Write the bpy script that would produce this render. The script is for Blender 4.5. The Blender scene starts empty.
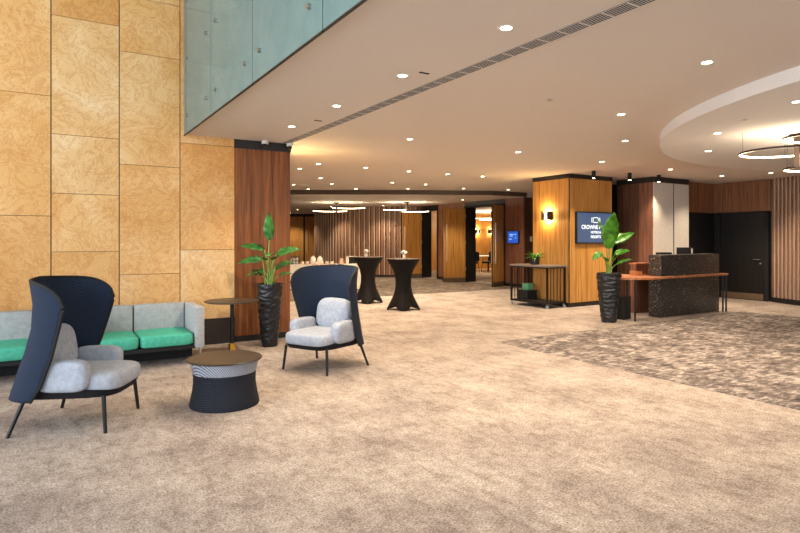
import bpy, bmesh, math, random
from mathutils import Vector, Matrix, noise
PI = math.pi
S = bpy.context.scene
COL = S.collection

# ---------------------------------------------------------------- camera, world, daylight, exposure
YAW = math.radians(-31.8)
cd = bpy.data.cameras.new('camera'); cam = bpy.data.objects.new('camera', cd); COL.objects.link(cam)
cam.location = (0, 0, 1.5); cam.rotation_euler = (PI/2, 0, YAW)
cd.sensor_width = 36; cd.lens = 572/800*36; cd.shift_y = -26.5/800; cd.clip_end = 200
S.camera = cam
S.view_settings.view_transform = 'Standard'; S.view_settings.look = 'None'
S.view_settings.gamma = 1; S.view_settings.use_curve_mapping = False
S.view_settings.exposure = 0.82
W = bpy.data.worlds.new('sky'); S.world = W; W.use_nodes = True
bg = W.node_tree.nodes['Background']; bg.inputs[0].default_value = (0.80, 0.90, 1.0, 1); bg.inputs[1].default_value = 0.5

def area_light(name, loc, rot, sx, sy, power, color):
    ld = bpy.data.lights.new(name, 'AREA'); ld.shape = 'RECTANGLE'; ld.size = sx; ld.size_y = sy
    ld.energy = power; ld.color = color
    o = bpy.data.objects.new(name, ld); o.location = loc; o.rotation_euler = rot; COL.objects.link(o)
# daylight through the tall glazing on the open left side and behind the camera
area_light('daylight_side', (-7.3, 1.5, 2.9), (0, -PI/2, 0), 5.0, 11, 860, (0.80, 0.90, 1.0))
area_light('daylight_rear', (2.0, -6.3, 2.2), (PI/2, 0, 0), 14, 3.6, 230, (0.92, 0.96, 1.0))
POWER_SPOT = 105.0
WARM = (1.0, 0.82, 0.60)

# ---------------------------------------------------------------- helpers
def lin(h):
    h = h.lstrip('#'); v = [int(h[i:i+2], 16)/255 for i in (0, 2, 4)]
    return tuple((c/12.92 if c <= .04045 else ((c+.055)/1.055)**2.4) for c in v) + (1,)

class N:
    def __init__(s, name):
        s.m = bpy.data.materials.new(name); s.m.use_nodes = True; s.t = s.m.node_tree; s.n = s.t.nodes
        s.b = s.n['Principled BSDF']; s.co = None
    def new(s, ty, **kw):
        n = s.n.new(ty)
        for k, v in kw.items(): setattr(n, k, v)
        return n
    def link(s, a, b): s.t.links.new(a, b)
    def coord(s, scale=(1, 1, 1), rot=(0, 0, 0)):
        if not s.co: s.co = s.new('ShaderNodeTexCoord')
        mp = s.new('ShaderNodeMapping'); mp.inputs['Scale'].default_value = scale; mp.inputs['Rotation'].default_value = rot
        s.link(s.co.outputs['Object'], mp.inputs[0]); return mp.outputs[0]
    def noise(s, vec, scale=5, detail=4, rough=.55, dist=0):
        n = s.new('ShaderNodeTexNoise'); n.inputs['Scale'].default_value = scale; n.inputs['Detail'].default_value = detail
        n.inputs['Roughness'].default_value = rough; n.inputs['Distortion'].default_value = dist
        s.link(vec, n.inputs['Vector']); return n.outputs['Fac']
    def ramp(s, fac, stops):
        r = s.new('ShaderNodeValToRGB'); e = r.color_ramp.elements
        while len(e) > 1: e.remove(e[-1])
        e[0].position, e[0].color = stops[0][0], stops[0][1]
        for p, c in stops[1:]:
            q = e.new(p); q.color = c
        s.link(fac, r.inputs[0]); return r.outputs[0]
    def mix(s, fac, a, b, mode='MIX'):
        n = s.new('ShaderNodeMix', data_type='RGBA', blend_type=mode)
        for sock, v in ((n.inputs[0], fac), (n.inputs[6], a), (n.inputs[7], b)):
            if hasattr(v, 'is_output'): s.link(v, sock)
            else: sock.default_value = v
        return n.outputs[2]
    def base(s, c):
        if hasattr(c, 'is_output'): s.link(c, s.b.inputs['Base Color'])
        else: s.b.inputs['Base Color'].default_value = c
    def bump(s, h, strength=.3, dist=.01):
        n = s.new('ShaderNodeBump'); n.inputs['Strength'].default_value = strength; n.inputs['Distance'].default_value = dist
        s.link(h, n.inputs['Height']); s.link(n.outputs[0], s.b.inputs['Normal'])
    def fin(s, rough=.6, metal=0, spec=.5):
        s.b.inputs['Roughness'].default_value = rough; s.b.inputs['Metallic'].default_value = metal
        s.b.inputs['Specular IOR Level'].default_value = spec; return s.m

def plain(name, h, rough=.5, metal=0, spec=.5):
    k = N(name); v = k.coord()
    c = lin(h); d = tuple(x*.86 for x in c[:3]) + (1,)
    k.base(k.ramp(k.noise(v, 14, 3), [(.35, d), (.65, c)])); return k.fin(rough, metal, spec)
def wood(name, a, b, c, sx=26, sz=.9, rough=.45, spec=.4):
    k = N(name); v = k.coord((sx, sx, sz))
    f = k.noise(v, 1, 5, .6, .6); g = k.noise(k.coord((sx*4, sx*4, sz*2)), 1, 3, .6)
    col = k.ramp(f, [(.28, lin(a)), (.5, lin(b)), (.74, lin(c))])
    col = k.mix(.45, col, k.ramp(g, [(.3, (.55, .55, .55, 1)), (.7, (1, 1, 1, 1))]), 'MULTIPLY')
    k.base(col); k.bump(g, .15, .004); return k.fin(rough, 0, spec)
def fabric(name, a, b, scale=220, rough=.9, bump=.35):
    k = N(name); v = k.coord()
    f = k.noise(v, scale, 2, .6); k.base(k.mix(.5, k.ramp(f, [(.3, lin(a)), (.7, lin(b))]), k.ramp(k.noise(v, 25, 3), [(.3, lin(a)), (.7, lin(b))])))
    k.bump(f, bump, .004); return k.fin(rough, 0, .2)
def emit(name, color, strength):
    k = N(name); k.base((.02, .02, .02, 1)); k.b.inputs['Emission Color'].default_value = color
    k.b.inputs['Emission Strength'].default_value = strength; return k.fin(.4)

# --- materials
def m_stone():
    k = N('honey_onyx')
    tc = k.co = k.new('ShaderNodeTexCoord')
    at = k.new('ShaderNodeAttribute', attribute_name='panel')
    add = k.new('ShaderNodeVectorMath', operation='ADD'); mul = k.new('ShaderNodeVectorMath', operation='SCALE'); mul.inputs['Scale'].default_value = 37
    k.link(at.outputs['Vector'], mul.inputs[0]); k.link(tc.outputs['Object'], add.inputs[0]); k.link(mul.outputs[0], add.inputs[1])
    v = add.outputs[0]
    f = k.noise(v, .8, 6, .58, 1.0)
    col = k.ramp(f, [(.25, lin('#cfa468')), (.42, lin('#dab47c')), (.56, lin('#e2c292')), (.70, lin('#ead6b2'))])
    ve = k.noise(v, 2.6, 8, .7, 3.2)
    vein = k.ramp(ve, [(.44, (1, 1, 1, 1)), (.485, lin('#d39a55')), (.50, lin('#c88a44')), (.515, (1, 1, 1, 1))])
    col = k.mix(.38, col, vein, 'MULTIPLY')
    fi = k.noise(v, 60, 3, .6); col = k.mix(.5, col, k.ramp(fi, [(.3, lin('#e2d3b4')), (.6, (1, 1, 1, 1))]), 'MULTIPLY')
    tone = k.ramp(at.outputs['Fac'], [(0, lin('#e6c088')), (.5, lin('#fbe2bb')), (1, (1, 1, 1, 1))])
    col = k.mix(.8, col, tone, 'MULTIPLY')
    k.base(col); return k.fin(.42, 0, .35)
def m_carpet():
    k = N('beige_carpet'); v = k.coord((1, 1, 1))
    a = k.noise(v, 1.5, 9, .74, .2); st = k.noise(k.coord((7, 2.2, 1), (0, 0, .55)), 1.6, 8, .78, .3)
    f = k.noise(v, 75, 3, .75)
    col = k.ramp(a, [(.36, lin('#a89a92')), (.5, lin('#c4b6ab')), (.62, lin('#d4c7bb'))])
    col = k.mix(.45, col, k.ramp(st, [(.36, lin('#a3978d')), (.5, (.88, .87, .86, 1)), (.6, (1, 1, 1, 1))]), 'MULTIPLY')
    g = k.noise(v, 16, 8, .8, .2); col = k.mix(.5, col, k.ramp(g, [(.36, lin('#a89e95')), (.56, (1, 1, 1, 1))]), 'MULTIPLY')
    col = k.mix(.8, col, k.ramp(f, [(.36, lin('#958b83')), (.6, (1, 1, 1, 1))]), 'MULTIPLY')
    k.base(col); k.bump(f, .6, .008); return k.fin(.95, 0, .1)
def m_rug(name, dark, mid, light):
    k = N(name); v = k.coord((1, 1, 1))
    a = k.noise(v, 2.6, 9, .78, .5); b = k.noise(k.coord((2.2, 5, 1), (0, 0, .3)), 3, 5, .7, .6); f = k.noise(v, 110, 2, .7)
    s = k.new('ShaderNodeMath', operation='ADD'); k.link(a, s.inputs[0]); k.link(b, s.inputs[1])
    h = k.new('ShaderNodeMath', operation='MULTIPLY'); k.link(s.outputs[0], h.inputs[0]); h.inputs[1].default_value = .5
    col = k.ramp(h.outputs[0], [(.38, lin(dark)), (.49, lin(mid)), (.60, lin(light))])
    col = k.mix(.5, col, k.ramp(f, [(.3, lin('#9a9088')), (.7, (1, 1, 1, 1))]), 'MULTIPLY')
    k.base(col); k.bump(f, .5, .006); return k.fin(.95, 0, .1)
def m_terrazzo():
    k = N('black_terrazzo'); v = k.coord()
    base = k.ramp(k.noise(v, 40, 4, .6), [(.3, lin('#1b1a1a')), (.7, lin('#39342f'))])
    for sc, th in ((34, .10), (80, .12)):
        vo = k.new('ShaderNodeTexVoronoi'); vo.inputs['Scale'].default_value = sc; k.link(v, vo.inputs['Vector'])
        pick = k.new('ShaderNodeSeparateColor'); k.link(vo.outputs['Color'], pick.inputs[0])
        lt = k.new('ShaderNodeMath', operation='LESS_THAN'); k.link(vo.outputs['Distance'], lt.inputs[0]); lt.inputs[1].default_value = .33
        l2 = k.new('ShaderNodeMath', operation='LESS_THAN'); k.link(pick.outputs[0], l2.inputs[0]); l2.inputs[1].default_value = th
        mu = k.new('ShaderNodeMath', operation='MULTIPLY'); k.link(lt.outputs[0], mu.inputs[0]); k.link(l2.outputs[0], mu.inputs[1])
        base = k.mix(mu.outputs[0], base, lin('#a3978a'))
    k.base(base); return k.fin(.35, 0, .5)
def m_weave(name, a, b, scale, bump=.6, rot=(0, 0, 0), rough=.8):
    k = N(name); v = k.coord((1, 1, 1), rot)
    w = k.new('ShaderNodeTexWave', bands_direction='DIAGONAL'); w.inputs['Scale'].default_value = scale; w.inputs['Distortion'].default_value = 1.2
    w.inputs['Detail Scale'].default_value = 3; k.link(v, w.inputs['Vector'])
    k.base(k.ramp(w.outputs['Fac'], [(.2, lin(a)), (.8, lin(b))])); k.bump(w.outputs['Fac'], bump, .004); return k.fin(rough, 0, .25)
def m_glass():
    k = N('teal_glass'); v = k.coord()
    k.base(k.ramp(k.noise(v, 3, 3), [(.3, lin('#627f7e')), (.7, lin('#708a87'))]))
    k.b.inputs['Alpha'].default_value = .82; k.b.inputs['IOR'].default_value = 1.35; return k.fin(.06, 0, .5)
def m_leaf(name, a, b):
    k = N(name); v = k.coord((3, 3, 3)); f = k.noise(v, 3, 4)
    k.base(k.ramp(f, [(.3, lin(a)), (.7, lin(b))])); k.b.inputs['Subsurface Weight'].default_value = 0
    return k.fin(.35, 0, .5)
def m_ceiling(name, h, sc=300):
    k = N(name); v = k.coord(); c = lin(h); d = tuple(x*.93 for x in c[:3]) + (1,)
    f = k.noise(v, 90, 3, .6); k.base(k.ramp(f, [(.3, d), (.7, c)])); k.bump(f, .08, .003); return k.fin(.9, 0, .1)

M = dict(
    stone=m_stone(), carpet=m_carpet(),
    rug=m_rug('patterned_carpet', '#3d3634', '#776c67', '#c0b4ab'), rug2=m_rug('foyer_carpet', '#3d332c', '#6b5e53', '#a39485'),
    ceil=m_ceiling('ceiling_plaster', '#dad1c8'), ceil2=m_ceiling('lower_ceiling_plaster', '#ded5ca'), disc=m_ceiling('disc_plaster', '#e4e0dc'),
    white=plain('white_paint', '#d9d4cc', .7), dark=plain('dark_trim', '#1c1816', .5), black=plain('black_metal', '#141414', .4, .3),
    blackmat=plain('black_matt', '#0e0e0f', .8), amber=wood('amber_veneer', '#95622a', '#c38c46', '#d9a862'),
    amber2=wood('amber_door_veneer', '#98642c', '#c88f46', '#dcaa60'), walnut=wood('walnut_veneer', '#4c2610', '#80481f', '#9e6230'),
    walnut2=wood('dark_walnut', '#38241b', '#5a3c2c', '#6e4e3c'), red=wood('red_walnut', '#573627', '#855843', '#9b6c54'),
    slat=wood('slat_wood', '#5c3d2d', '#8c6650', '#a57e66'), slatd=wood('slat_backing', '#241510', '#38221a', '#452b20'), fin=plain('slat_fin', '#dcc0a4', .6),
    pale=fabric('pale_panel', '#b9b0a6', '#cfc8be', 60, .85, .1), terr=m_terrazzo(), topw=wood('orange_wood', '#94552f', '#b27044', '#c48558', 8, 3),
    steel=plain('brushed_steel', '#b9b6b0', .3, 1), brass=plain('brass', '#d8a648', .3, 1), bronze=plain('bronze', '#3a2e26', .35, .8),
    grey=fabric('grey_fabric', '#7c7c80', '#9c9ca0'), sofa=fabric('sofa_grey', '#8f9090', '#b1b1b0'), pillow=fabric('blue_grey_fabric', '#8b8f99', '#aeb3bd'),
    teal=fabric('teal_fabric', '#37957c', '#58b59a', 160), shell=m_weave('navy_mesh', '#0b111d', '#2b3951', 60, .7), mesh=m_weave('black_mesh', '#0c0c0e', '#1c1c20', 90),
    weave=m_weave('black_weave', '#0d0e12', '#282c38', 34, .8), band=m_weave('grey_herringbone', '#5f646e', '#a7abb4', 30, .5, (0, 0, .4)),
    ttop=wood('dark_brown_top', '#2c241b', '#40342a', '#4c3e2c', 5, 5, .4), pot=plain('black_glaze', '#15161a', .42, 0, .5), soil=plain('soil', '#2a1d14', .95),
    leaf=m_leaf('leaf_green', '#143f18', '#3a762c'), leafb=m_leaf('bright_leaf', '#275f14', '#62a42a'), stem=m_leaf('stem_green', '#5d7f2a', '#8aa64a'),
    spandex=fabric('black_spandex', '#0a0808', '#151111', 120, .7, .1), ttopb=plain('table_top_brown', '#5a4a3f', .5), china=plain('white_china', '#efe6da', .3),
    cloth=fabric('white_cloth', '#d8cdbd', '#eee6d9', 90, .9, .1), glass=m_glass(), fascia=plain('slab_edge_grey', '#8f9f9b', .8),
    trolley=plain('grey_worktop', '#7d7268', .45), kick=plain('bronze_kick_plate', '#8a7560', .35, .6), green=plain('green_box', '#5b9a72', .6),
    lamp=emit('lamp_glow', (1, .80, .52, 1), 14), ring=emit('ring_glow', (1, .78, .48, 1), 9), sconce=emit('sconce_glow', (1, .72, .35, 1), 16),
    screen=emit('screen_navy', lin('#3c506e'), .75), blue=emit('screen_blue', lin('#2259c0'), .6), letters=emit('screen_white', (1, 1, 1, 1), 1.0), pblue=emit('screen_pale', lin('#9cc4ff'), 1.0),
    pink=plain('pale_pink', '#e6bba6', .5), plinth=plain('dark_plinth', '#2a1e17', .5), doorb=wood('black_door', '#0e0c0c', '#171413', '#201b19', 20, 1),
    brownp=wood('header_wood', '#5c3824', '#845638', '#9a6a48'), mfloor=plain('meeting_carpet', '#b79f86', .9), handle=plain('pale_metal', '#e4dfd2', .35, .3), step=plain('step_shade', '#55463b', .6), rubber=plain('castor_grey', '#9aa3a8', .4),
)

class B:
    """collects geometry for one mesh"""
    def __init__(s): s.bm = bmesh.new()
    def box(s, x0, x1, y0, y1, z0, z1, mat=None, bev=0):
        mt = Matrix.Translation(((x0+x1)/2, (y0+y1)/2, (z0+z1)/2)) @ Matrix.Diagonal((abs(x1-x0), abs(y1-y0), abs(z1-z0), 1))
        if mat: mt = mat @ mt
        r = bmesh.ops.create_cube(s.bm, size=1, matrix=mt)
        if bev:
            es = {e for v in r['verts'] for e in v.link_edges}
            bmesh.ops.bevel(s.bm, geom=list(es), offset=bev, segments=2, affect='EDGES', profile=.6)
        return s
    def cyl(s, p0, p1, r0, r1=None, n=20):
        p0, p1 = Vector(p0), Vector(p1); d = p1-p0; r1 = r0 if r1 is None else r1
        q = d.to_track_quat('Z', 'Y').to_matrix().to_4x4()
        bmesh.ops.create_cone(s.bm, cap_ends=True, segments=n, radius1=r0, radius2=r1, depth=d.length, matrix=Matrix.Translation((p0+p1)/2) @ q)
        return s
    def grid(s, rows, close_u=False, close_v=False):
        vs = [[s.bm.verts.new(p) for p in r] for r in rows]
        nr, nc = len(vs), len(vs[0])
        for i in range(nr if close_v else nr-1):
            for j in range(nc if close_u else nc-1):
                try: s.bm.faces.new((vs[i][j], vs[i][(j+1) % nc], vs[(i+1) % nr][(j+1) % nc], vs[(i+1) % nr][j]))
                except ValueError: pass
        return vs
    def lathe(s, prof, n=48, f=None, cap=True):
        rows = []
        for r, z in prof:
            row = []
            for i in range(n):
                a = 2*PI*i/n; rr = f(r, z, a) if f else r
                row.append((rr*math.cos(a), rr*math.sin(a), z))
            rows.append(row)
        vs = s.grid(rows, close_u=True)
        if cap:
            for row, rev in ((vs[0], True), (vs[-1], False)):
                s.bm.faces.new(list(reversed(row)) if rev else row)
        return s
    def tube(s, pts, r, n=8, closed=False):
        pts = [Vector(p) for p in pts]; rows = []; m = len(pts)
        for i, p in enumerate(pts):
            a = pts[(i-1) % m] if (closed or i > 0) else p; b = pts[(i+1) % m] if (closed or i < m-1) else p
            t = (b-a).normalized(); u = t.cross(Vector((0, 0, 1)))
            if u.length < .05: u = t.cross(Vector((0, 1, 0)))
            u.normalize(); w = u.cross(t); rr = r[i] if isinstance(r, (list, tuple)) else r
            rows.append([p + (u*math.cos(2*PI*k/n) + w*math.sin(2*PI*k/n))*rr for k in range(n)])
        vs = s.grid(rows, close_u=True, close_v=closed)
        if not closed: s.bm.faces.new(vs[0]); s.bm.faces.new(list(reversed(vs[-1])))
        return s
    def prism(s, poly, z0, z1):
        lo = [s.bm.verts.new((x, y, z0)) for x, y in poly]; hi = [s.bm.verts.new((x, y, z1)) for x, y in poly]
        s.bm.faces.new(list(reversed(lo))); s.bm.faces.new(hi)
        for i in range(len(poly)):
            j = (i+1) % len(poly); s.bm.faces.new((lo[i], lo[j], hi[j], hi[i]))
        return s
    def pad(s, c, h, e1=.35, e2=.35, nu=28, nv=16, rot=None):
        """rounded upholstery pad (superellipsoid) around c with half sizes h"""
        def sp(v, e): return math.copysign(abs(v)**e, v)
        R = Matrix.Rotation(rot[0], 3, rot[1]) if rot else Matrix.Identity(3)
        rows = []
        for i in range(nv+1):
            b = -PI/2 + PI*i/nv; row = []
            for j in range(nu):
                a = 2*PI*j/nu
                p = Vector((h[0]*sp(math.cos(b), e1)*sp(math.cos(a), e2), h[1]*sp(math.cos(b), e1)*sp(math.sin(a), e2), h[2]*sp(math.sin(b), e1)))
                row.append(R @ p + Vector(c))
            rows.append(row)
        s.grid(rows, close_u=True); bmesh.ops.remove_doubles(s.bm, verts=s.bm.verts[:], dist=.0004); return s
    def obj(s, name, m, parent=None, smooth=True, angle=40, **props):
        bm = s.bm
        bmesh.ops.recalc_face_normals(bm, faces=bm.faces[:])
        me = bpy.data.meshes.new(name); bm.to_mesh(me); bm.free()
        me.materials.append(M[m] if isinstance(m, str) else m)
        if smooth:
            me.shade_smooth()
            me.set_sharp_from_angle(angle=math.radians(angle))
        o = bpy.data.objects.new(name, me); COL.objects.link(o)
        if parent: o.parent = parent
        for k, v in props.items(): o[k] = v
        return o

def thing(name, label, cat, loc=(0, 0, 0), rz=0, group=None):
    o = bpy.data.objects.new(name, None); COL.objects.link(o); o.empty_display_size = .1
    o.location = loc; o.rotation_euler = (0, 0, rz); o['label'] = label; o['category'] = cat
    if group: o['group'] = group
    return o
def struct(o, label, cat):
    o['kind'] = 'structure'; o['label'] = label; o['category'] = cat; return o
def tag(o, label, cat, group=None):
    o['label'] = label; o['category'] = cat
    if group: o['group'] = group
    return o
def dup(root, loc, rz=None, label=None, group=None):
    r = root.copy(); COL.objects.link(r); r.location = loc
    if rz is not None: r.rotation_euler = (0, 0, rz)
    if label: r['label'] = label
    if group: r['group'] = group
    for ch in list(root.children):
        c = ch.copy(); COL.objects.link(c); c.parent = r
        for g in list(ch.children):
            d = g.copy(); COL.objects.link(d); d.parent = c
    return r
def lerp(tab, x):
    for (a, b), (c, d) in zip(tab, tab[1:]):
        if x <= c: return b + (d-b)*max(0, (x-a))/(c-a)
    return tab[-1][1]
random.seed(4)
CZ, LZ = 2.98, 2.85

# ================================================================ STRUCTURE
struct(B().box(-8, 26, -7, 34, -.2, 0).obj('floor', 'carpet', smooth=False), 'beige mottled wall-to-wall carpet covering the lobby', 'floor')
disc_c, disc_r = (10.43, .61), 5.29
struct(B().prism([(5.64, 6.4), (5.64, -6.5), (12.4, -6.5), (12.4, 6.4)], .0005, .006).obj('floor_inset', 'rug', smooth=False), 'dark grey patterned carpet inset in front of the reception desk', 'carpet')
struct(B().prism([(3.3, 13.2), (12.78, 13.2), (12.78, 19.6), (10.6, 21.2), (10.6, 24), (11.4, 27), (3.3, 32.5)], .0005, .006).obj('floor_foyer', 'rug2', smooth=False), 'brown and beige patterned carpet in the foyer beyond the bar tables', 'carpet')

# main ceiling, lowered foyer ceiling, round lowered disc
struct(B().box(1.66, 26, -7, 34, CZ, 3.3).obj('ceiling', 'ceil', smooth=False), 'wide pale plaster ceiling dotted with downlights', 'ceiling')
struct(B().prism([(3.2, 18.0), (6.1, 16.1), (9.0, 14.35), (11.4, 13.15), (12.8, 13.1), (26, 13.1), (26, 34), (3.2, 34)], LZ, CZ-.001).obj('ceiling_lower', 'ceil2', smooth=False), 'lowered ceiling step over the far foyer', 'ceiling')
struct(B().prism([(disc_c[0]+disc_r*math.cos(2*PI*i/160), disc_c[1]+disc_r*math.sin(2*PI*i/160)) for i in range(160)], LZ, CZ-.001).obj('ceiling_disc', 'disc', angle=30), 'large round lowered ceiling disc above the reception carpet', 'ceiling')
struct(B().box(-8, 26, -7, 34, 6.4, 6.6).obj('ceiling_void', 'white', smooth=False), 'high ceiling over the double height lounge', 'ceiling')
struct(B().box(1.72, 1.92, -7, 8.4, 3.3, 6.4).obj('wall_mezzanine', 'fascia', smooth=False), 'grey green mezzanine edge behind the glass cladding', 'wall')

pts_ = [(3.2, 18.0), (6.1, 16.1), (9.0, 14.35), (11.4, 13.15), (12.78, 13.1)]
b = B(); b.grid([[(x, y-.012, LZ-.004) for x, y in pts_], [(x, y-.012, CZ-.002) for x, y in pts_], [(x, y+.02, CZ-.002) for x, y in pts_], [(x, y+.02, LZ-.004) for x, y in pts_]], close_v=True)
struct(b.obj('trim_3', 'step', smooth=False), 'dark strip of painted shade along the ceiling step over the foyer', 'trim')  # shade on the step face, put in as a dark-coloured strip
# stone wall: slabs with open joints, one mesh
def stone_wall():
    b = B(); lay = b.bm.loops.layers.float_color.new('panel')
    xs = [-7.64, -6.87, -6.10, -5.33, -4.56, -3.79, -3.02, -2.25, -1.48, -.71, .06, .832, 1.597, 2.36]
    joints = {3: [1.36, 2.86, 4.35], 2: [1.036, 2.507, 4.01, 4.755], 1: [1.35, 2.09, 2.835, 4.33], 0: [1.8, 3.305, 4.81]}
    tones = {}
    g = .006
    for i in range(len(xs)-1):
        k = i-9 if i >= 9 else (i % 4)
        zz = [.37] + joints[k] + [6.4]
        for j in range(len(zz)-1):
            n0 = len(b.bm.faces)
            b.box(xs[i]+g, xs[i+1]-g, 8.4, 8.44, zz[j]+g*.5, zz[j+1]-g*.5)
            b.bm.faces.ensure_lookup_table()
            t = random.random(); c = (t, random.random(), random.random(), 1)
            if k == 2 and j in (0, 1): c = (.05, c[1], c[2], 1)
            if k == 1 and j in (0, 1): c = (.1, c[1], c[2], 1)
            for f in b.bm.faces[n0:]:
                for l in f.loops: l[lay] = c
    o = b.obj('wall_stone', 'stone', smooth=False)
    B().box(-7.8, 2.36, 8.44, 8.6, 0, 6.4).obj('wall_backing', 'dark', o, smooth=False)
    B().box(-7.8, 2.36, 8.41, 8.44, 0, .36).obj('wall_plinth', 'plinth', o, smooth=False)
    struct(o, 'tall wall of honey gold stone slabs behind the sofas', 'wall')
stone_wall()

def panel_column(name, x0, x1, y0, y1, m, label, band=.12, base=.1, seam=None):
    o = B().box(x0, x1, y0, y1, base, CZ-band).obj(name, m, smooth=False)
    B().box(x0+.015, x1-.015, y0+.015, y1-.015, 0, base).obj('column_base', 'dark', o, smooth=False)
    B().box(x0-.01, x1+.01, y0-.01, y1+.01, CZ-band, CZ-.002).obj('column_band', 'dark', o, smooth=False)
    if seam:
        b = B()
        for s in seam: b.box(*s)
        b.obj('column_seam', 'dark', o, smooth=False)
    return struct(o, label, 'column')
o = panel_column('column_walnut', 2.36, 3.21, 8.395, 9.3, 'walnut', 'dark walnut clad column beside the stone wall', .13, .09)
panel_column('column_amber', 9.89, 11.34, 8.82, 9.93, 'amber', 'amber wood clad column carrying the wall screen', .1, .1, [(9.882, 9.9, 8.812, 8.83, .1, 2.88)])
def pillar():
    o = B().box(12.05, 13.42, 8.22, 9.2, .0, CZ-.13).obj('column_panelled', 'walnut2', smooth=False)
    B().box(12.03, 13.44, 8.2, 9.22, CZ-.13, CZ-.002).obj('column_band', 'dark', o, smooth=False)
    for y0, y1, m in ((8.225, 8.60, 'red'), (8.615, 9.2, 'walnut2')):
        B().box(12.03, 12.05, y0, y1, .08, CZ-.13).obj('wood_panel', m, o, smooth=False)
    for x0, x1 in ((12.035, 12.78), (12.83, 13.42)):
        B().box(x0, x1, 8.195, 8.22, .08, CZ-.13).obj('pale_panel', 'pale', o, smooth=False)
    B().box(12.775, 12.835, 8.212, 8.22, .08, CZ-.13).obj('panel_gap', 'blackmat', o, smooth=False)
    struct(o, 'column behind the desk with pale front panels and walnut side panels', 'column')
pillar()

# walls right of the desk
o = B().box(13.42, 15.2, 8.48, 8.7, 2.21, CZ).obj('wall_recess', 'brownp', smooth=False)
B().box(14.97, 15.2, 7.07, 8.48, 2.21, CZ-.002).obj('wall_header', 'brownp', o, smooth=False)
B().box(13.42, 15.2, 8.48, 8.7, 0, 2.205).obj('black_panel', 'doorb', o, smooth=False)
B().box(15.02, 15.2, 7.07, 8.48, 0, 2.205).obj('door_surround', 'doorb', o, smooth=False)
struct(o, 'recessed corner with brown wood header above black panels', 'wall')
t = thing('door_1', 'black flush door with steel lever handle in the recessed corner', 'door', (14.97, 7.72, 0)); t['kind'] = 'structure'
B().box(0, .05, -.50, .55, .01, 2.17).obj('door_leaf', 'doorb', t, smooth=False)
f = B()
for y0, y1, z0, z1 in ((.57, .66, 0, 2.2), (-.62, -.52, 0, 2.2), (-.62, .66, 2.18, 2.21)): f.box(-.03, .05, y0, y1, z0, z1)
f.obj('door_frame', 'blackmat', t, smooth=False)
B().box(-.012, 0, -.49, .53, .02, .17).obj('kick_plate', 'kick', t, smooth=False)
h = B().cyl((0, -.42, 1.02), (-.06, -.42, 1.02), .012).tube([(-.06, -.42, 1.02), (-.065, -.36, 1.02), (-.06, -.28, 1.02)], .011).obj('door_handle', 'steel', t)
B().cyl((0, -.43, .92), (-.02, -.43, .92), .024).obj('lock_cylinder', 'steel', t)

def slat_wall(name, pts, label, z1, pitch=.115, zb=.12, fins=True):
    """timber slats following a smooth plan curve"""
    P = [Vector((x, y)) for x, y in pts]; dense = []
    for i in range(len(P)-1):
        p0, p1, p2, p3 = P[max(i-1, 0)], P[i], P[i+1], P[min(i+2, len(P)-1)]
        for k in range(24):
            u = k/24
            dense.append(.5*((2*p1) + (p2-p0)*u + (2*p0-5*p1+4*p2-p3)*u*u + (3*p1-p0-3*p2+p3)*u**3))
    dense.append(P[-1])
    acc = [0]
    for a, c in zip(dense, dense[1:]): acc.append(acc[-1] + (c-a).length)
    def at(s):
        for i in range(len(acc)-1):
            if acc[i+1] >= s:
                u = (s-acc[i])/max(acc[i+1]-acc[i], 1e-6); return dense[i].lerp(dense[i+1], u), (dense[i+1]-dense[i]).normalized()
        return dense[-1], (dense[-1]-dense[-2]).normalized()
    back = B(); base = B(); sl = B(); fi = B()
    n = int(acc[-1]/pitch); outer = []; inner = []
    for i in range(n+1):
        p, t = at(i*pitch); nrm = Vector((t.y, -t.x)); outer.append(p - nrm*.04); inner.append(p - nrm*.16)
        if i < n:
            q, t2 = at(i*pitch + pitch*.5); ang = math.atan2(t2.y, t2.x)
            mt = Matrix.Translation((q.x, q.y, 0)) @ Matrix.Rotation(ang, 4, 'Z')
            sl.box(-pitch*.33, pitch*.33, -.005, .05, zb, z1, mt)
            if fins: fi.box(pitch*.34, pitch*.45, -.012, .05, zb, z1, mt)
    back.grid([[(v.x, v.y, zb) for v in outer], [(v.x, v.y, z1) for v in outer]])
    back.grid([[(v.x, v.y, zb) for v in inner], [(v.x, v.y, z1) for v in inner]])
    o = back.obj(name, 'slatd', smooth=False)
    sl.obj('slat', 'slat', o, smooth=False)
    if fins: fi.obj('fin', 'fin', o, smooth=False)
    bo = [at(i*pitch)[0] for i in range(n+1)]
    base.grid([[(v.x, v.y, 0) for v in bo], [(v.x, v.y, zb) for v in bo], [(v.x, v.y, zb) for v in inner], [(v.x, v.y, 0) for v in inner]])
    base.obj('wall_base', 'dark', o, smooth=False)
    return struct(o, label, 'wall')
slat_wall('wall_right', [(13.5, -6.5), (13.5, -2), (13.55, 2), (13.75, 4.2), (14.25, 5.5), (14.62, 6.25), (14.97, 7.05)][::-1], 'curved wall of brown timber slats beside the black door', CZ-.002)
slat_wall('wall_far_slats', [(11.8, 25.0), (10.9, 24.75), (10.42, 24.2), (10.27, 23.4), (10.25, 22.3), (10.45, 21.2), (10.85, 20.6), (11.45, 20.0), (12.2, 19.45), (12.8, 19.1)], 'rounded far wall of brown timber slats behind the bar tables', LZ, .21, .1)

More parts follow.
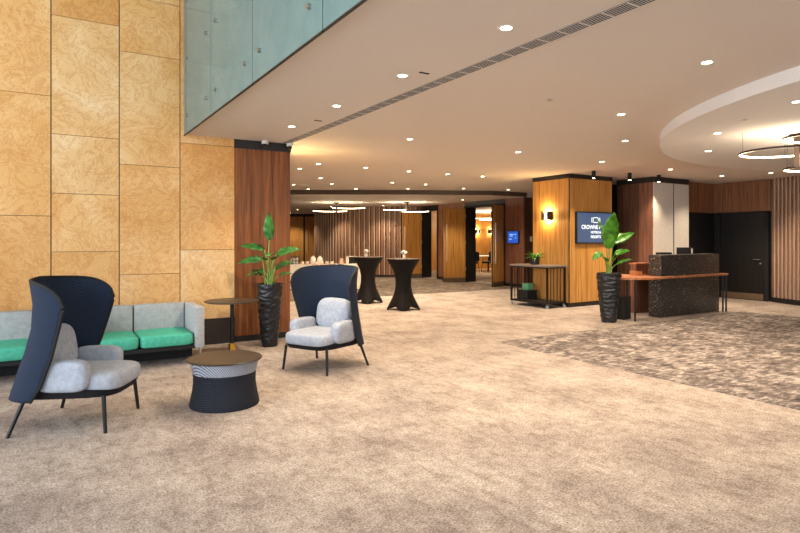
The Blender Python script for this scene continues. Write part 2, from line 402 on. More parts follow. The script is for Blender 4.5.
# foyer wall with the meeting-room doors (plane X = 12.8)
o = B().box(12.8, 13.24, 13.24, 14.10, .1, CZ-.12).box(12.8, 13.24, 16.24, 17.86, .1, LZ-.002).box(12.8, 13.24, 19.04, 19.6, .1, LZ-.002).obj('wall_foyer', 'red', smooth=False)
B().box(12.8, 13.24, 14.10, 16.24, 2.72, LZ-.002).box(12.8, 13.24, 17.86, 19.04, 2.72, LZ-.002).box(12.79, 13.25, 13.23, 14.1, CZ-.12, CZ-.001).obj('wall_header', 'dark', o, smooth=False)
B().box(12.81, 13.22, 13.25, 14.1, 0, .1).box(12.81, 13.22, 16.24, 17.86, 0, .1).obj('wall_base', 'dark', o, smooth=False)
struct(o, 'red walnut wall with tall doorways at the far side of the foyer', 'wall')
o = B().box(12.82, 14.0, 13.235, 13.4, .1, CZ-.12).obj('wall_side', 'walnut2', smooth=False)
B().box(12.82, 14.0, 13.23, 13.4, CZ-.12, CZ-.001).box(12.82, 14, 13.24, 13.4, 0, .1).obj('wall_trim', 'dark', o, smooth=False)
struct(o, 'dark walnut return wall with a light switch', 'wall')
struct(B().box(13.8, 14.0, 10.1, 13.24, 0, CZ).box(11.34, 14.0, 9.93, 10.1, 0, CZ).obj('wall_passage', 'blackmat', smooth=False), 'dark recess wall between the amber column and the panelled column', 'wall')
for i, (y0, y1) in enumerate(((14.10, 16.24), (17.86, 19.04))):
    b = B().box(12.775, 13.26, y0, y0+.07, 0, 2.72).box(12.775, 13.26, y1-.07, y1, 0, 2.72).box(12.775, 13.26, y0, y1, 2.66, 2.72)
    struct(b.obj('trim_%d' % (i+1), 'blackmat', smooth=False), ('black frame around the open double doorway to the meeting room', 'black frame around the far single doorway')[i], 'door frame')
def tall_door(name, hinge, ang, label, width=.88, m='amber2', handle_side=-1):
    """leaf runs from the hinge along +X local"""
    t = thing(name, label, 'door', (hinge[0], hinge[1], 0), ang); t['kind'] = 'structure'
    B().box(.006, width-.006, -.022, .022, .15, 2.62).obj('door_leaf', m, t, smooth=False)
    B().box(0, width, -.018, .018, .01, 2.625).obj('leaf_edge', 'blackmat', t, smooth=False)
    b = B()
    for s in (-1, 1): b.box(.01, width-.01, s*.022-.003, s*.022+.003, .02, .16)
    b.obj('kick_plate', 'steel' if name == 'door_4' else 'kick', t, smooth=False)
    hh = B()
    for s in (-1, 1):
        hh.cyl((width-.11, s*.07, .75), (width-.11, s*.07, 2.05), .014, n=10)
        for z in (.85, 1.95): hh.cyl((width-.11, s*.02, z), (width-.11, s*.07, z), .01, n=8)
    hh.obj('pull_handle', 'handle', t)
    hg = B()
    for z in (.4, 1.35, 2.3): hg.box(-.012, .012, -.028, .028, z, z+.12)
    hg.obj('hinge', 'steel', t, smooth=False)
    return t
tall_door('door_2', (12.775, 14.17), math.atan2(-.37, -.8), 'open amber wood door leaf seen almost edge-on beside the small blue screen')
tall_door('door_3', (12.775, 16.17), math.atan2(.17, -.86), 'open amber wood door leaf seen broadside left of the meeting room opening')
tall_door('door_4', (12.775, 18.97), math.atan2(.1, -.86), 'open amber wood door leaf with steel kick plate behind the nearer bar table')

# far doors wall
far = thing('wall_far', 'far walnut wall with two amber doors seen past the walnut column', 'wall', (11.28, 27.75, 0), -math.radians(31.8)); far['kind'] = 'structure'
B().box(-9.2, 4, .02, .2, 0, LZ-.002).obj('wall_panel', 'walnut2', far, smooth=False)
B().box(-9.2, 4, -.02, .02, 2.72, LZ-.002).obj('wall_header', 'dark', far, smooth=False)
for k, x in enumerate((-.36, .56)):
    d = thing('door_%d' % (5+k), ('amber wood door at the far end of the foyer, just right of the walnut column', 'amber wood door with a pull bar at the near edge of the far slat wall')[k], 'door', (11.28+x*.85, 27.75-x*.527, 0), -math.radians(31.8)); d['kind'] = 'structure'
    B().box(-.42, .42, -.03, .018, .01, 2.7).obj('door_leaf', 'amber2', d, smooth=False)
    B().box(-.47, -.42, -.04, .018, 0, 2.72).box(.42, .47, -.04, .018, 0, 2.72).obj('door_frame', 'blackmat', d, smooth=False)
    B().cyl((-.3, -.08, .8), (-.3, -.08, 2.0), .014, n=8).cyl((-.3, -.08, .9), (-.3, -.02, .9), .01, n=8).cyl((-.3, -.08, 1.9), (-.3, -.02, 1.9), .01, n=8).obj('pull_handle', 'handle', d)
struct(B().box(3.0, 3.2, 9.3, 33, 0, CZ).obj('wall_left', 'walnut', smooth=False), 'walnut side wall of the foyer behind the walnut column', 'wall')

# meeting room shell
struct(B().box(13.24, 24, 13.6, 23, .001, .008).obj('floor_meeting', 'mfloor', smooth=False), 'beige carpet of the meeting room', 'floor')
struct(B().box(13.24, 24, 23, 23.2, 0, LZ).obj('wall_meeting_back', 'amber', smooth=False), 'amber wood back wall of the meeting room', 'wall')
struct(B().box(24, 24.2, 13.4, 23.2, 0, LZ).box(14, 24, 13.4, 13.6, 0, LZ).obj('wall_meeting_side', 'walnut', smooth=False), 'walnut side wall of the meeting room', 'wall')

# glazing on the open sides (behind and left of the camera)
b = B()
for i in range(8): b.box(-7.55, -7.4, -6.5+i*2.1-.05, -6.5+i*2.1+.05, 0, 6.4)
for z in (0, 2.9, 6.3): b.box(-7.55, -7.4, -6.5, 8.4, z, z+.1)
struct(b.obj('window_1', 'black', smooth=False), 'tall dark framed glazing on the open lounge side', 'window')
b = B()
for i in range(11): b.box(-7.5+i*2.1-.05, -7.5+i*2.1+.05, -6.65, -6.5, 0, 6.4)
for z in (0, 2.9, 6.3): b.box(-7.5, 13.6, -6.65, -6.5, z, z+.1)
struct(b.obj('window_2', 'black', smooth=False), 'dark framed glazing behind the viewer', 'window')

# glass cladding along the mezzanine edge
edges = [8.36, 6.82, 5.25, 3.66, 2.08, .5, -1.1]
gl_names = ['farthest glass cladding panel, touching the stone wall', 'second glass cladding panel from the stone wall', 'third glass cladding panel from the stone wall', 'fourth glass cladding panel from the stone wall', 'fifth glass cladding panel from the stone wall', 'sixth glass cladding panel from the stone wall']
for i in range(len(edges)-1):
    y1, y0 = edges[i], edges[i+1]
    t = thing('glass_panel', 'greenish ' + gl_names[i], 'glass panel', (1.645, (y0+y1)/2, 2.96), group='glass cladding panels along the mezzanine edge')
    hw = (y1-y0)/2-.008
    B().box(-.008, .008, -hw, hw, 0, 2.6).obj('glass_pane', 'glass', t, smooth=False)
    for y in (-hw+.22, hw-.22):
        for z in (.24, 1.02, 1.8): B().cyl((-.03, y, z), (.014, y, z), .022, n=14).obj('bolt', 'steel', t)
    B().box(-.010, .012, -hw, hw, -.010, 0).obj('edge_channel', 'dark', t, smooth=False)

# slot diffuser in the ceiling
t = thing('slot_diffuser', 'long dark linear air slot running along the ceiling', 'air vent', (3.13, 3.6, CZ))
B().box(-.06, .06, -4.75, 4.75, -.006, -.001).obj('vent_back', 'blackmat', t, smooth=False)
b = B()
for k in range(6): b.box(-.062+k*.024, -.057+k*.024, -4.75, 4.75, -.0072, -.0055)
for k in range(50): b.box(-.06, .06, -4.75+k*.19, -4.738+k*.19, -.0070, -.0055)
b.obj('vent_grille', 'ceil', t, smooth=False)

# ================================================================ LAMPS
def downlight_proto():
    t = thing('downlight', 'x', 'downlight')
    B().lathe([(.040, -.004), (.056, -.006), (.058, 0), (.040, 0)], 24, cap=False).obj('trim_ring', 'white', t)
    B().cyl((0, 0, -.0035), (0, 0, -.001), .043, n=20).obj('lamp_disc', 'lamp', t)
    return t
def add_spot(parent, power, color=WARM, ang=115, z=-.03, blend=.8, size=.04):
    ld = bpy.data.lights.new('downlight_beam', 'SPOT'); ld.energy = power; ld.color = color; ld.spot_size = math.radians(ang); ld.spot_blend = blend; ld.shadow_soft_size = size
    o = bpy.data.objects.new('downlight_beam', ld); COL.objects.link(o); o.parent = parent; o.location = (0, 0, z); return o
ordw = ['first', 'second', 'third', 'fourth', 'fifth', 'sixth', 'seventh', 'eighth', 'ninth']
rows = [
 ('from the walnut column, in the row beside the glass', 'downlights beside the air slot', CZ, [(2.73, 7.08), (2.73, 5.73), (2.73, 4.36), (2.73, 3.0)], 1.0),
 ('from the left, in the cross row starting by the walnut column', 'downlights across the middle of the ceiling', CZ, [(4.54, 7.05), (6.76, 7.13), (8.93, 7.17), (11.13, 7.2), (13.26, 7.3)], 1.0),
 ('from the viewer, in the ceiling around the disc', 'downlights around the ceiling disc', CZ, [(4.68, 2.70), (5.76, 4.35), (7.35, 5.48), (13.58, 6.4)], 1.0),
 ('from the left, in the row over the nearer bar table', 'downlights above the nearer bar table', CZ, [(4.52, 10.3), (5.56, 10.3), (6.65, 10.36), (7.67, 10.34), (8.65, 10.3)], .8),
 ('from the left, in the row over the farther bar table', 'downlights above the farther bar table', CZ, [(4.49, 11.19), (5.58, 12.6), (7.59, 12.62), (8.6, 12.58), (10.21, 13.0), (11.55, 12.6)], .8),
 ('from the left, just before the dark ceiling step', 'downlights before the ceiling step', CZ, [(5.64, 14.49), (6.43, 13.8), (6.48, 15.52), (7.66, 14.79), (8.88, 13.88)], .7),
 ('from the left rim, in the round ceiling disc', 'downlights in the ceiling disc', LZ, [(7.22, 4.03), (8.53, 4.9), (6.23, 2.7)], 1.0),
 ('from the left, of real and added ones in the lowered foyer ceiling', 'real and added downlights in the lowered foyer ceiling', LZ, [(8.2, 19.2), (9.6, 18.1), (9.75, 21.0), (9.5, 24.0), (10.4, 27.2), (11.2, 19.3), (11.5, 16.9), (11.9, 15.2)], 2.3),  # several are added, unseen lamps that brighten the slat wall and far doors
]
proto = None
for where, grp, z, pts, pw in rows:
    for i, (x, y) in enumerate(pts):
        lab = '%s round downlight %s' % (ordw[i], where)
        if proto is None:
            proto = o = downlight_proto(); o.location = (x, y, z); o['label'] = lab; o['group'] = grp
        else: o = dup(proto, (x, y, z), 0, lab, grp)
        add_spot(o, POWER_SPOT*pw) if not any(c.type == 'LIGHT' for c in o.children) else None
# unlit fittings
t = thing('ceiling_sensor', 'small unlit round ceiling fitting right of the air slot', 'sensor', (4.52, 4.29, CZ))
B().lathe([(.05, -.004), (.05, 0)], 24).obj('trim_ring', 'white', t); B().lathe([(.0, -.018), (.025, -.014), (.03, -.004)], 20, cap=False).obj('lens', 'steel', t)
for (x, y), lab in zip(((2.70, 4.19), (2.72, 6.55)), ('short dark slot fitting beside the second nearest downlight near the glass', 'short dark slot fitting near the walnut column end of the air slot')):
    t = thing('ceiling_slot', lab, 'vent', (x, y, CZ), group='short dark ceiling slots')
    B().box(.10, .2, -.012, .012, -.006, -.001).obj('slot_opening', 'blackmat', t, smooth=False)
t = thing('disc_sensor', 'small unlit round fitting in the ceiling disc near its rim', 'sensor', (6.66, 3.41, LZ))
B().lathe([(.055, -.005), (.055, 0)], 24).obj('trim_ring', 'white', t); B().lathe([(.0, -.016), (.025, -.012), (.03, -.005)], 20, cap=False).obj('lens', 'steel', t)

def can_light(x, y, lab):
    t = thing('can_light', lab, 'spotlight', (x, y, CZ), group='black cylinder spots along the columns')
    B().cyl((0, 0, -.16), (0, 0, -.001), .042, n=24).obj('lamp_housing', 'blackmat', t)
    B().cyl((0, 0, -.1625), (0, 0, -.1601), .03, n=20).obj('lamp_lens', 'lamp', t)
    add_spot(t, POWER_SPOT*.8, WARM, 100, -.18)
can_light(9.95, 8.2, 'black cylinder spotlight on the ceiling in front of the amber column screen')
can_light(10.95, 8.05, 'black cylinder spotlight in front of the walnut side of the panelled column')
can_light(11.85, 7.95, 'black cylinder spotlight in front of the pale panels behind the desk')
for x, lab in ((2.78, 'white ceiling spot in front of the middle of the walnut column'), (3.17, 'white ceiling spot at the right corner of the walnut column')):
    t = thing('mini_spot', lab, 'spotlight', (x, 8.30, CZ), group='small white spots over the walnut column')
    B().cyl((0, 0, -.05), (0, 0, -.001), .05, n=20).obj('lamp_housing', 'white', t)
    B().cyl((0, 0, -.1), (0, 0, -.05), .03, n=16).obj('lamp_nozzle', 'bronze', t)

def sconce(loc, rz, lab, power=22, scale=1.0, grp=None):
    """half-round bronze shade on a wall facing local -Y"""
    t = thing('wall_sconce', lab, 'wall lamp', loc, rz, grp)
    t.scale = (scale,)*3
    for a0, a1 in ((-85, -12), (22, 85)):
        b = B(); b.grid([[(.17*math.sin(a), -.02-.105*math.cos(a), z) for a in [(a0+(a1-a0)*k/16)*PI/180 for k in range(17)]] for z in (-.105, .105)])
        o = b.obj('lamp_shade', 'bronze', t); md = o.modifiers.new('solid', 'SOLIDIFY'); md.thickness = .006
    B().box(-.15, .15, -.012, 0, -.09, .09, bev=.003).obj('back_plate', 'bronze', t)
    B().box(.075, .09, -.128, -.112, -.107, .107).obj('seam_strip', 'steel', t)
    B().cyl((0, -.055, -.085), (0, -.055, .085), .03, n=14).obj('bulb', 'sconce', t)
    for sg in (1, -1):
        ld = bpy.data.lights.new('sconce_light', 'POINT'); ld.energy = power*.5; ld.color = (1, .66, .28); ld.shadow_soft_size = .02
        lo = bpy.data.objects.new('sconce_light', ld); COL.objects.link(lo); lo.parent = t; lo.location = (0, -.06, sg*.10)
    return t
sconce((9.89, 9.45, 2.06), -PI/2, 'lit bronze wall lamp on the amber column above the trolley', 40)
sconce((3.21, 8.85, 2.2), PI/2, 'lit bronze wall lamp on the hidden side of the walnut column', 60)
for x, lab in ((18.95, 'left of the two lit lamps on the meeting room back wall'), (19.85, 'right of the two lit lamps on the meeting room back wall')):
    sconce((x, 23.0, 1.95), 0, lab, 30, 1.0, 'lamps on the meeting room wall')

def pendant(name, loc, rings, lab, power, drop_to, grp=None, stem_r=.012):
    """cluster of suspended light rings on one stem"""
    t = thing(name, lab, 'pendant light', loc, 0, grp)
    for dx, dy, dz, r in rings:
        o = B().lathe([(r-.008, -.011), (r, -.011), (r, .013), (r-.008, .013), (r-.008, -.011)], 72, cap=False).obj('ring', 'bronze', t)
        o.location = (dx, dy, dz)
        g = B().lathe([(r-.022, -.009), (r-.009, -.009), (r-.009, .010), (r-.022, .010), (r-.022, -.009)], 72, cap=False).obj('light_strip', 'ring', o)
        b = B()
        for k in range(3):
            a = 2*PI*k/3+.4; b.cyl((dx+r*math.cos(a), dy+r*math.sin(a), dz), (dx+r*math.cos(a), dy+r*math.sin(a), drop_to), .0025, n=6)
        b.obj('suspension_wire', 'black', t)
        ld = bpy.data.lights.new('ring_light', 'POINT'); ld.energy = power; ld.color = WARM; ld.shadow_soft_size = r*.6
        lo = bpy.data.objects.new('ring_light', ld); COL.objects.link(lo); lo.parent = t; lo.location = (dx, dy, dz+.02)
    b = B().box(-.03, .03, -.03, .03, -.02, drop_to-.001); b.obj('stem', 'bronze', t, smooth=False)
    B().cyl((0, 0, drop_to-.03), (0, 0, drop_to-.001), .1, n=24).obj('ceiling_rose', 'bronze', t)
    return t
# lobby cluster under the disc
pendant('ring_pendant', (8.16, 3.53, 2.45), [(-.31, .02, .15, .49), (-.27, -.39, .28, .42), (.52, -.03, 0, .40)], 'cluster of glowing ring pendants hanging under the ceiling disc', 14, LZ-2.45)
for (x, y, z), rg, lab in (((8.9, 18.7, 2.52), [(-.2, .1, .03, .62), (.35, -.3, .14, .6)], 'glowing ring pendants in the far foyer, nearer the walnut column'),
                           ((10.95, 17.2, 2.55), [(-.3, .3, .04, .45), (.3, -.1, -.02, .5)], 'glowing ring pendants in the far foyer, nearer the meeting room doors')):
    pendant('foyer_pendant', (x, y, z), rg, lab, 14, LZ-z, 'ring pendants in the far foyer')
pendant('meeting_pendant', (17.6, 20.3, 2.45), [(0, 0, 0, .6), (.2, .9, .1, .6)], 'glowing ring pendant in the meeting room', 60, LZ-2.45)

# ================================================================ FURNITURE
def lounge_chair():
    t = thing('lounge_chair', 'x', 'armchair', group='high-backed lounge chairs')
    zb = .258
    Wt = [(.25, .37), (.5, .40), (.8, .425), (1.0, .44), (1.2, .45)]
    Bt = [(.25, -.475), (.4, -.43), (.6, -.355), (.8, -.295), (1.0, -.285), (1.2, -.315)]
    Tt = [(.25, -.20), (.38, -.11), (.6, -.02), (.84, .05), (1.0, .09), (1.2, .08)]
    NA, NT = 56, 30
    def pt(a, tt):
        edge = max(0, (abs(a)-.50)/.50); zt = 1.19 - .035*abs(a) - .17*(1-math.sqrt(max(0, 1-edge**2.6)))
        z = zb + (zt-zb)*tt
        if tt < .12: z += .06*edge**2*(1-tt/.12)*0
        ph = a*PI/2; w, bk, tp = lerp(Wt, z), lerp(Bt, z), lerp(Tt, z)
        x = w*math.copysign(abs(math.sin(ph))**.92, ph); y = tp-(tp-bk)*abs(math.cos(ph))**.92
        # round the upper front corners
        return Vector((x, y, z))
    b = B(); b.grid([[pt(-1+2*j/NA, i/NT) for j in range(NA+1)] for i in range(NT+1)])
    o = b.obj('shell', 'shell', t, angle=70); md = o.modifiers.new('solid', 'SOLIDIFY'); md.thickness = .022; md.offset = 0
    rim = [pt(-1, i/NT) for i in range(NT+1)] + [pt(-1+2*j/NA, 1) for j in range(1, NA)] + [pt(1, 1-i/NT) for i in range(NT+1)]
    B().tube(rim, .014, 8).obj('shell_edging', 'blackmat', o)
    # seat tub
    def ring(sx, y0, y1, zf, zk, n=48, e=.5):
        out = []
        for k in range(n):
            a = 2*PI*k/n; c, s_ = math.cos(a), math.sin(a)
            x = sx*math.copysign(abs(c)**e, c); yy = (y0+y1)/2 + (y1-y0)/2*math.copysign(abs(s_)**e, s_)
            u = (yy-y0)/(y1-y0); out.append((x*(1-.06*u), yy, zk+(zf-zk)*u))
        return out
    b = B(); vs = b.grid([ring(.28, -.34, .34, .262, .262), ring(.325, -.37, .39, .272, .262), ring(.345, -.37, .41, .318, .39), ring(.33, -.36, .395, .318, .39), ring(.29, -.32, .36, .30, .34)], close_u=True)
    b.bm.faces.new(list(reversed(vs[0]))); b.bm.faces.new(vs[-1]); b.obj('seat_tub', 'mesh', t)
    B().pad((0, .075, .375), (.305, .345, .085), .45, .42, 40, 18).obj('seat_cushion', 'pillow', t)
    for s in (-1, 1):
        B().pad((s*.305, .015, .445), (.07, .20, .125), .5, .5, 36, 20, (s*.10, 'Y')).obj('arm_cushion', 'pillow', t)
    B().pad((0, -.20, .605), (.245, .095, .195), .62, .55, 36, 20, (.16, 'X')).obj('back_cushion', 'pillow', t)
    for s in (-1, 1):
        B().cyl((s*.325, .345, 0), (s*.30, .32, .285), .014, .017, 12).obj('leg', 'black', t)
        B().cyl((s*.395, -.345, 0), (s*.335, -.25, .29), .014, .017, 12).obj('leg', 'black', t)
    return t
ch = lounge_chair(); ch.location = (.245, 5.43, 0); ch.rotation_euler = (0, 0, math.atan2(-.416, .909)-PI/2-.06)
ch['label'] = 'dark high-backed lounge chair at the left, seen from its side, facing the round woven table'
dup(ch, (2.80, 6.22, 0), math.atan2(-.448, -.894)-PI/2, 'dark high-backed lounge chair turned to face the windows, in front of the bar tables', 'high-backed lounge chairs')

def sofa(name, label, x_right, seats, arm_right, arm_left):
    t = thing(name, label, 'sofa', (x_right, 7.2, 0), group='grey and teal sofas along the stone wall')
    sw = .61; ar = .12 if arm_right else 0; al = .12 if arm_left else 0
    Lx = -(ar + seats*sw + al)
    for k in range(seats):
        x1 = -ar-k*sw; x0 = x1-sw
        B().pad(((x0+x1)/2, .31, .305), (sw/2-.004, .325, .078), .3, .22, 40, 16).obj('seat_cushion', 'teal', t)
        b = B().box(x0+.006, x1-.006, .58, .74, .25, .69, bev=.03)
        b.obj('back_panel', 'sofa', t)
    if arm_right: B().box(-ar, 0, 0.0, .74, .18, .69, bev=.035).obj('arm_panel', 'sofa', t)
    if arm_left: B().box(Lx, Lx+al, 0.0, .74, .18, .69, bev=.035).obj('arm_panel', 'sofa', t)
    B().box(Lx+.02, -.02, .02, .72, .185, .228).obj('seat_frame', 'blackmat', t, smooth=False)
    B().box(Lx+.04, -.06, .43, .68, .012, .185).obj('base_plinth', 'blackmat', t, smooth=False)
    for x in (Lx+.06, -.04):
        for y in (.05, .69): B().cyl((x, y, 0), (x, y, .19), .012, n=10).obj('leg', 'steel', t)
    return t
sofa('sofa', 'grey sofa with teal seats and a right arm, beside the tall side table', 1.66, 2, True, True)
sofa('sofa', 'armless grey sofa with teal seats, mostly cut off behind the left lounge chair', -.12, 2, False, False)

# round woven coffee table
t = thing('coffee_table', 'round low table of black and grey weave with a brown top', 'table', (1.40, 5.31, 0))
prof = [(.305, 0), (.310, .012), (.300, .06), (.283, .14), (.275, .21), (.276, .27), (.281, .302)]
B().lathe(prof, 72).obj('woven_base', 'weave', t)
B().lathe([(.282, .302), (.286, .33), (.294, .37), (.303, .408)], 72).obj('woven_band', 'band', t)
B().lathe([(.318, .408), (.334, .412), (.336, .420), (.330, .426), (.1, .427)], 72).obj('tabletop', 'ttop', t)

# tall side table
t = thing('side_table', 'tall thin black pedestal table between the sofa and the walnut column', 'table', (2.08, 7.53, 0))
B().lathe([(.335, .69), (.347, .695), (.347, .707), (.335, .71)], 64).obj('tabletop', 'ttop', t)
B().cyl((0, 0, .15), (0, 0, .69), .026, n=20).obj('pole', 'black', t)
B().lathe([(.03, .655), (.09, .68), (.1, .69)], 32).obj('top_bracket', 'black', t)
B().cyl((0, 0, .006), (0, 0, .15), .045, n=28).obj('brass_foot', 'brass', t)
B().cyl((0, 0, 0), (0, 0, .007), .15, n=36).obj('base_disc', 'black', t)

# potted plants
def pot_mesh(h, r_top, r_bot, seed):
    b = B(); prof = []; n = 90
    for i in range(n+1):
        u = i/n; prof.append((r_bot + (r_top-r_bot)*(u**.75), h*u))
    def f(r, z, a):
        q = noise.noise(Vector((math.cos(a)*1.6+seed, math.sin(a)*1.6, z*22)))*.6 + noise.noise(Vector((math.cos(a)*4+seed, math.sin(a)*4, z*40)))*.4
        return r*(1 + .15*q*(1 if .01 < z < h*.975 else .2))
    b.lathe(prof, 72, f, cap=False)
    return b
def leaf_mesh(b, base, az, rise, length, width, droop, roll=0):
    """broad paddle leaf on an arching stalk"""
    d = Vector((math.cos(az), math.sin(az), 0)); side = Vector((-math.sin(az), math.cos(az), 0))
    pts = []; n = 14
    for i in range(n+1):
        u = i/n; el = rise - droop*u
        pts.append((pts[-1] + (d*math.cos(el) + Vector((0, 0, 1))*math.sin(el))*(length/n)) if pts else Vector(base))
    rows = []
    for i, p in enumerate(pts):
        u = i/n; w = width*(math.sin(PI*min(1, u**.8*.97+.03))**.75)*(1-.25*u); el = rise-droop*u
        up = Vector((0, 0, 1))*math.cos(el) - d*math.sin(el)
        sd = side*math.cos(roll) + up*math.sin(roll); up = up*math.cos(roll) - side*math.sin(roll)
        rows.append([p + sd*(w*s) + up*(abs(s)*w*.16 + .012*math.sin(u*22+s*3)*abs(s)) for s in (-1, -.66, -.33, 0, .33, .66, 1)])
    b.grid(rows)
def strelitzia(name, label, loc, pot, leaves, m, seed, grp):
    t = thing(name, label, 'plant', loc, 0, grp); h, rt, rb = pot
    o = pot_mesh(h, rt, rb, seed).obj('pot', 'pot', t, angle=60); md = o.modifiers.new('solid', 'SOLIDIFY'); md.thickness = .018; md.offset = -1
    B().cyl((0, 0, h-.10), (0, 0, h-.055), rt*.9, n=32).obj('soil', 'soil', t)
    rnd = random.Random(seed)
    for az, top_r, top_z, rise, ln, wd, droop, roll in leaves:
        e = Vector((top_r*math.cos(az), top_r*math.sin(az), top_z)); s = Vector((rnd.uniform(-.05, .05), rnd.uniform(-.05, .05), h-.07))
        mid = s.lerp(e, .55) + Vector((-.25*(e.x-s.x), -.25*(e.y-s.y), .04))
        cv = [s*(1-u)**2 + mid*(2*u*(1-u)) + e*u*u for u in [k/8 for k in range(9)]]
        B().tube(cv, [.012-.006*k/8 for k in range(9)], 8).obj('stalk', 'stem', t)
        b = B(); leaf_mesh(b, e, az, rise, ln, wd, droop, roll); o = b.obj('leaf', m, t, angle=80)
        md = o.modifiers.new('solid', 'SOLIDIFY'); md.thickness = .003
    return t
# azimuths: image-right is about -32 deg in plan
IR = math.radians(-31.8)
strelitzia('potted_plant', 'leafy plant in a tall black ridged pot in front of the walnut column', (2.70, 7.86, 0), (.885, .185, .105), [
    (IR-1.5, .03, 1.50, 1.45, .40, .085, .1, .35), (IR+.1, .10, 1.30, .42, .34, .085, .4, .7), (IR+PI-.1, .08, 1.36, .40, .38, .075, .5, -.6),
    (IR+PI+.25, .10, 1.22, .12, .34, .075, .5, -.7), (IR-.5, .12, 1.14, .5, .32, .045, .7, .5), (IR-1.4, .10, 1.30, .25, .24, .095, .6, 0),
    (IR+PI-.7, .12, 1.04, .4, .26, .045, .8, -.5), (IR+.9, .10, 1.08, .6, .28, .045, .7, .6), (IR-2.0, .08, 1.22, .5, .26, .075, .6, -.2), (IR-2.6, .12, 1.0, .5, .22, .04, .9, -.4),
    (IR-.9, .10, 1.22, .5, .30, .07, .5, .3), (IR+.2, .12, .99, .6, .2, .035, .8, .5), (IR+PI+.1, .1, 1.0, .8, .2, .03, .8, -.4)], 'leaf', 3, 'tall plants in black ridged pots')
strelitzia('potted_plant', 'leafy plant in a tall black ridged pot in front of the wall screen', (8.76, 6.88, 0), (.90, .215, .125), [
    (IR-1.45, .05, 1.42, 1.40, .60, .20, .15, .12), (IR+.1, .08, 1.44, .50, .46, .11, .1, .75), (IR+PI, .06, 1.52, 1.2, .42, .12, .1, -.5), (IR+.2, .12, 1.24, .42, .32, .07, .4, .7),
    (IR+PI+.2, .13, 1.26, -.2, .24, .075, .7, -.7), (IR-.5, .13, 1.06, .6, .28, .05, .5, .6), (IR-1.9, .06, 1.34, 1.1, .42, .12, .2, -.2), (IR-2.2, .12, 1.12, .6, .28, .06, .6, -.3), (IR-1.0, .10, 1.12, .9, .3, .06, .4, .3)], 'leafb', 11, 'tall plants in black ridged pots')

# cocktail tables in stretch covers
def bar_table():
    t = thing('bar_table', 'x', 'table', group='black covered bar tables')
    prof = [(.0, .36), (.08, .33), (.2, .265), (.35, .20), (.5, .172), (.65, .172), (.8, .20), (.92, .258), (1.02, .325), (1.085, .355)]
    rows_ = []; n = 72
    for i in range(37):
        zz = 1.085*i/36; row = []
        for k in range(n):
            a = 2*PI*k/n; lobe = (abs(math.cos(2*a)))**1.6       # 1 at a foot, 0 between feet
            low = max(0, 1-zz/.42); z = zz + .075*(1-lobe)*max(0, 1-zz/.25)**2
            r = lerp(prof, zz)*(1 - .36*(1-lobe)*low**.8)
            row.append((r*math.cos(a), r*math.sin(a), z))
        rows_.append(row)
    b = B(); vs = b.grid(rows_, close_u=True); b.bm.faces.new(vs[-1]); b.obj('stretch_cover', 'spandex', t, angle=60)
    B().lathe([(.354, 1.085), (.357, 1.092), (.354, 1.10), (.1, 1.101)], 64).obj('tabletop', 'ttopb', t)
    for k in range(4):
        a = PI/2*k; B().cyl((.335*math.cos(a), .335*math.sin(a), 0), (.335*math.cos(a), .335*math.sin(a), .03), .022, n=12).obj('foot', 'blackmat', t)
    return t
bt = bar_table(); bt.location = (6.57, 10.46, 0); bt.rotation_euler = (0, 0, IR); bt['label'] = 'nearer bar table in a black stretch cover, in front of the amber door'
dup(bt, (6.57, 12.05, 0), IR, 'farther bar table in a black stretch cover, just right of the lounge chair', 'black covered bar tables')
def vase(x, y, z, lab, big):
    t = thing('flower_vase', lab, 'vase', (x, y, z), 0, 'white flower vases on the bar tables')
    B().lathe([(.03, 0), (.034, .03), (.028, .07), (.022, .09)], 24).obj('vase_body', 'china', t)
    b = B(); rnd = random.Random(int(x*100+y*10))
    for k in range(7):
        a = k*.9; c = Vector((.045*math.cos(a)*big, .045*math.sin(a)*big, .13+.025*math.sin(k*2.1)))
        b.pad(c, (.028, .028, .024), 1, 1, 10, 6)
    b.obj('blossom', 'china', t)
    b = B()
    for k in range(4):
        a = k*1.6; b.tube([(0, 0, .08), (.04*math.cos(a), .04*math.sin(a), .14)], .003, 5)
    b.obj('stalk', 'stem', t)
vase(6.58, 10.44, 1.102, 'small white flower vase standing on the nearer bar table', 1.0)
vase(6.53, 12.07, 1.102, 'small white flower vase standing on the farther bar table', .8)

# reception desk
t = thing('reception_desk', 'black terrazzo reception desk with an orange wood ledge', 'desk', (10.06, 6.7, 0))
B().box(0, 2.01, 0, .27, .004, 1.21, bev=.006).obj('front_block', 'terr', t)
tab = []
for k in range(25):
    a = PI/2 + PI*k/24; tab.append((-.42+.62*math.cos(a), .36+.52*math.sin(a)))
poly = [(2.12, -.13), (2.12, .02), (.0, .02), (0, .30), (.0, .88)] + tab + [(.0, -.16)]
B().prism(poly, .765, .80).obj('wood_ledge', 'topw', t, smooth=False)
for x, y in ((-.82, -.02), (-.05, .72), (2.04, -.06), (2.09, -.10)): B().cyl((x, y, .0), (x, y, .765), .017, n=12).obj('leg', 'black', t)
B().box(.28, 1.95, .27, .95, .71, .74).obj('worktop', 'topw', t, smooth=False)
B().box(1.9, 1.95, .3, .95, 0, .71).obj('side_panel', 'red', t, smooth=False)
B().box(.24, .66, .72, .86, 0.0, 1.0).obj('side_cabinet', 'red', t, smooth=False)
B().box(.22, .68, .70, .88, 1.0, 1.025).obj('cabinet_top', 'topw', t, smooth=False)
t = thing('monitor', 'small black monitor showing above the reception desk', 'monitor', (11.80, 7.3, .74), IR)
B().box(-.17, .17, -.01, .02, .18, .60, bev=.004).obj('monitor_back', 'blackmat', t)
